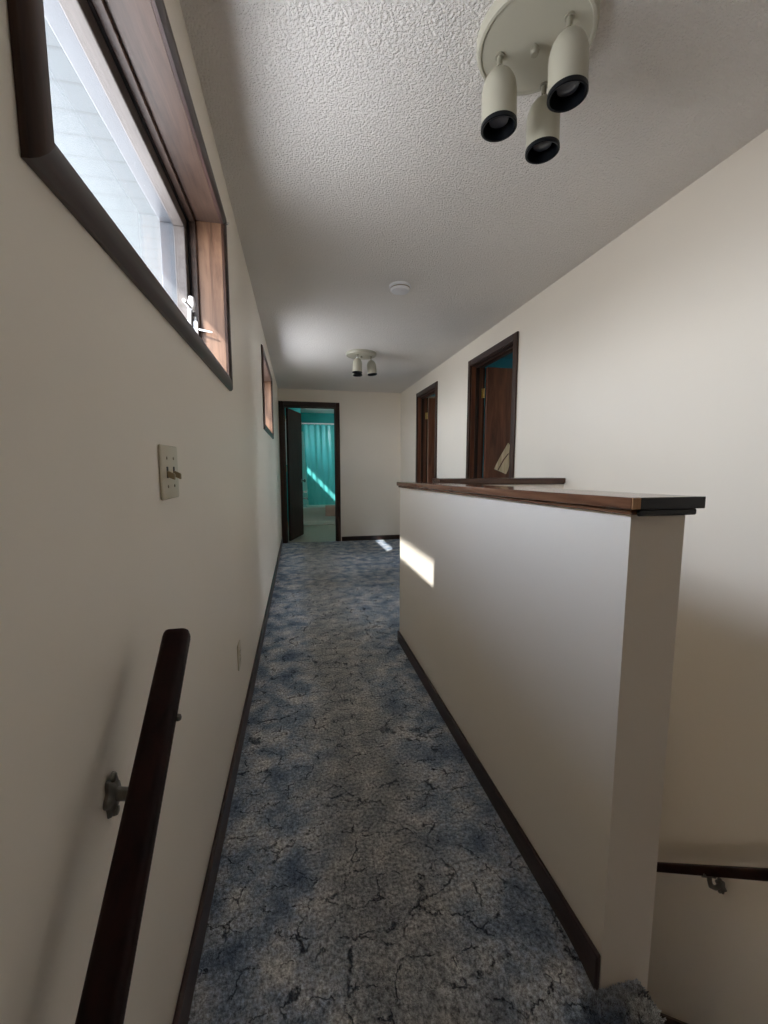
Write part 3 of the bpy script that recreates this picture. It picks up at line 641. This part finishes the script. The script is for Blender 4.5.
# ------------------------------------------------------------------ handrails
def handrail(xc, y0, z0, y1, z1, side, brackets, label):
    """side: +1 wall lies at larger x, -1 wall at smaller x"""
    t = empty('handrail', (xc, y0, z0), label, 'handrail'); o = Vector(t.location)
    d = Vector((0, y1 - y0, z1 - z0)); L = d.length; dn = d.normalized(); up = Vector((0, -dn.z, dn.y)) * (1 if dn.y > 0 else -1)
    RH = 0.034; mb = MB(); pr = rrect(0.041, RH, 0.011, 6)
    pts = [Vector((0, 0, 0)) + dn*s for s in (0, 0.004, 0.010)] + [dn*(L - 0.010), dn*(L - 0.004), dn*L]
    rings = []
    for i, p in enumerate(pts):
        k = {0: 0.90, 1: 0.97, 5: 0.90, 4: 0.97}.get(i, 1.0)
        rings.append([mb.bm.verts.new(p + Vector((1, 0, 0))*a*k + up*b*k) for a, b in pr])
    n = len(pr)
    for a, b in zip(rings, rings[1:]):
        for k in range(n): mb.bm.faces.new((a[k], a[(k+1) % n], b[(k+1) % n], b[k]))
    mb.bm.faces.new(rings[0]); mb.bm.faces.new(rings[-1])
    mb.build('rail', M['rail'], t, True)
    wx = (XR if side > 0 else XL) - xc
    for s in brackets:
        c = dn*s - up*(RH/2)          # underside of the rail
        wp = Vector((wx, c.y - (0.02 if side < 0 else 0), c.z - (0.092 if side < 0 else 0.06)))
        pl = MB(); q = Vector((-side, 0, 0)).to_track_quat('Z', 'Y').to_matrix().to_4x4()
        # ornate wall rose: lobed plate
        bm = pl.bm; n = 48; r0 = []; r1 = []; r2 = []
        for k in range(n):
            a = 2*PI*k/n; rr = 0.021*(1 + 0.14*math.cos(6*a)); ez = 1.35
            for lst, f, dx in ((r0, 1.0, 0.0005), (r1, 0.95, 0.005), (r2, 0.55, 0.010)):
                lst.append(bm.verts.new(wp + Vector((-side*dx, rr*f*math.cos(a), rr*f*ez*math.sin(a)))))
        for A, B in ((r0, r1), (r1, r2)):
            for k in range(n): bm.faces.new((A[k], A[(k+1) % n], B[(k+1) % n], B[k]))
        bm.faces.new(r0); bm.faces.new(r2)
        br = pl.build('bracket', M['iron'], t, True)
        arm = MB()
        P = [wp + Vector((-side*0.008, 0, 0)), wp + Vector((-side*0.03, 0, -0.004)), wp + Vector((-side*0.055, 0, 0.012)), Vector((0, c.y, c.z - 0.018)), Vector((0, c.y, c.z - 0.003))]
        pr2 = [(0.010*math.cos(a), 0.008*math.sin(a)) for a in [k*2*PI/12 for k in range(12)]]
        arm.sweep(P, pr2, up=Vector((0, 1, 0)))
        arm.build('bracket_arm', M['iron'], br, True)
        sd_ = MB()
        sp = [c + dn*(-0.032) - up*0.0022, c + dn*0.032 - up*0.0022]
        sd_.sweep(sp, rrect(0.030, 0.004, 0.0015, 2), up=up)
        sd_.build('saddle', M['iron'], br)
        for e in (-0.022, 0.022):
            sc_ = MB(); sc_.lathe([(0.005, 0), (0.005, 0.002), (0, 0.004)], c + dn*e - up*0.0043, n=12, mat=(-up).to_track_quat('Z', 'Y').to_matrix().to_4x4()); sc_.build('saddle_screw', M['iron'], br, True)
        w = MB(); w.lathe([(0.0, 0.005), (0.004, 0.0035), (0.005, 0), (0.004, -0.0035), (0, -0.005)], c + dn*(0.0) + Vector((-side*0.0215, 0, 0)) + up*0.006, n=14); w.build('saddle_bolt', M['iron'], br, True)
        for e in (-0.026, 0.026):
            w = MB(); w.lathe([(0.007, 0.004), (0.006, 0.009), (0, 0.011)], wp + Vector((0, 0, e)), n=14, mat=q); w.build('wall_screw', M['iron'], br, True)
    return t
handrail(-0.2065, -0.15, 0.202, 0.725, 0.940, -1, (0.18, 1.01), 'dark mahogany handrail on the left wall, its upper end in the foreground')
handrail(1.630, 0.30, 0.455, 2.20, -1.42, 1, (0.30, 1.285, 2.2), 'dark wooden handrail sloping down the right wall inside the stairwell')

# ------------------------------------------------------------------ carpet pile at the edge of the top step
bm = bmesh.new()
for i in range(2600):
    if i < 1500:
        x = random.uniform(0.62, 0.784); y = random.uniform(0.650, 0.718); z = -0.040 + 0.016*(y - 0.65)/0.07
        if x > 0.776 or y < 0.66: z -= 0.008
    else:
        x = 0.783 + random.uniform(-0.004, 0.003); y = random.uniform(0.654, 0.716); z = random.uniform(-0.12, -0.036)
    n_ = Vector((max(0, (x - 0.768))*25, min(0, (y - 0.665))*25, 1.0)) if i < 1500 else Vector((1, -0.2, 0.3))
    n_ = (n_.normalized() + Vector((random.uniform(-.6, .6), random.uniform(-.6, .6), random.uniform(-.3, .4)))).normalized()
    L = random.uniform(0.007, 0.014); r = 0.0012
    b0 = Vector((x, y, z)); s = n_.orthogonal().normalized(); u = n_.cross(s)
    vs = [bm.verts.new(b0 + s*r*math.cos(a) + u*r*math.sin(a)) for a in (0, 2.1, 4.2)]
    tip = [bm.verts.new(b0 + n_*L + s*r*.8*math.cos(a) + u*r*.8*math.sin(a)) for a in (0, 2.1, 4.2)]
    for k in range(3): bm.faces.new((vs[k], vs[(k+1) % 3], tip[(k+1) % 3], tip[k]))
    bm.faces.new(tip)
mb = MB(); mb.bm.free(); mb.bm = bm
tag(mb.build('carpet_pile', M['carpet']), 'frayed carpet pile wrapped round the foot of the half wall end', 'carpet pile', kind='stuff')
# white sheet invented on the bathroom stub wall to brighten the hinge gap
t = empty('gap_brightener', (-0.16, 8.70, 2.2), 'white sheet added behind the open bathroom door to brighten its hinge gap', 'towel')
mb = MB()
bm = mb.bm; rows = []
for i in range(16):
    z = -i*0.062; rows.append([bm.verts.new((-0.10 + 0.19*k/16, -0.014 - 0.006*math.sin(k*1.2 + i*0.12), z)) for k in range(17)] + [bm.verts.new((-0.10 + 0.19*k/16, -0.003, z)) for k in range(16, -1, -1)])
for a, b in zip(rows, rows[1:]):
    n = len(a)
    for k in range(n): bm.faces.new((a[k], a[(k+1) % n], b[(k+1) % n], b[k]))
bm.faces.new(rows[0]); bm.faces.new(rows[-1])
mb.build('gap_sheet', M['gap_sheet_white'], t, True)
MB().cyl((0, -0.0005, 0.01), (0, -0.03, 0.02), 0.006).build('gap_sheet_hook', M['chrome'], t, True)
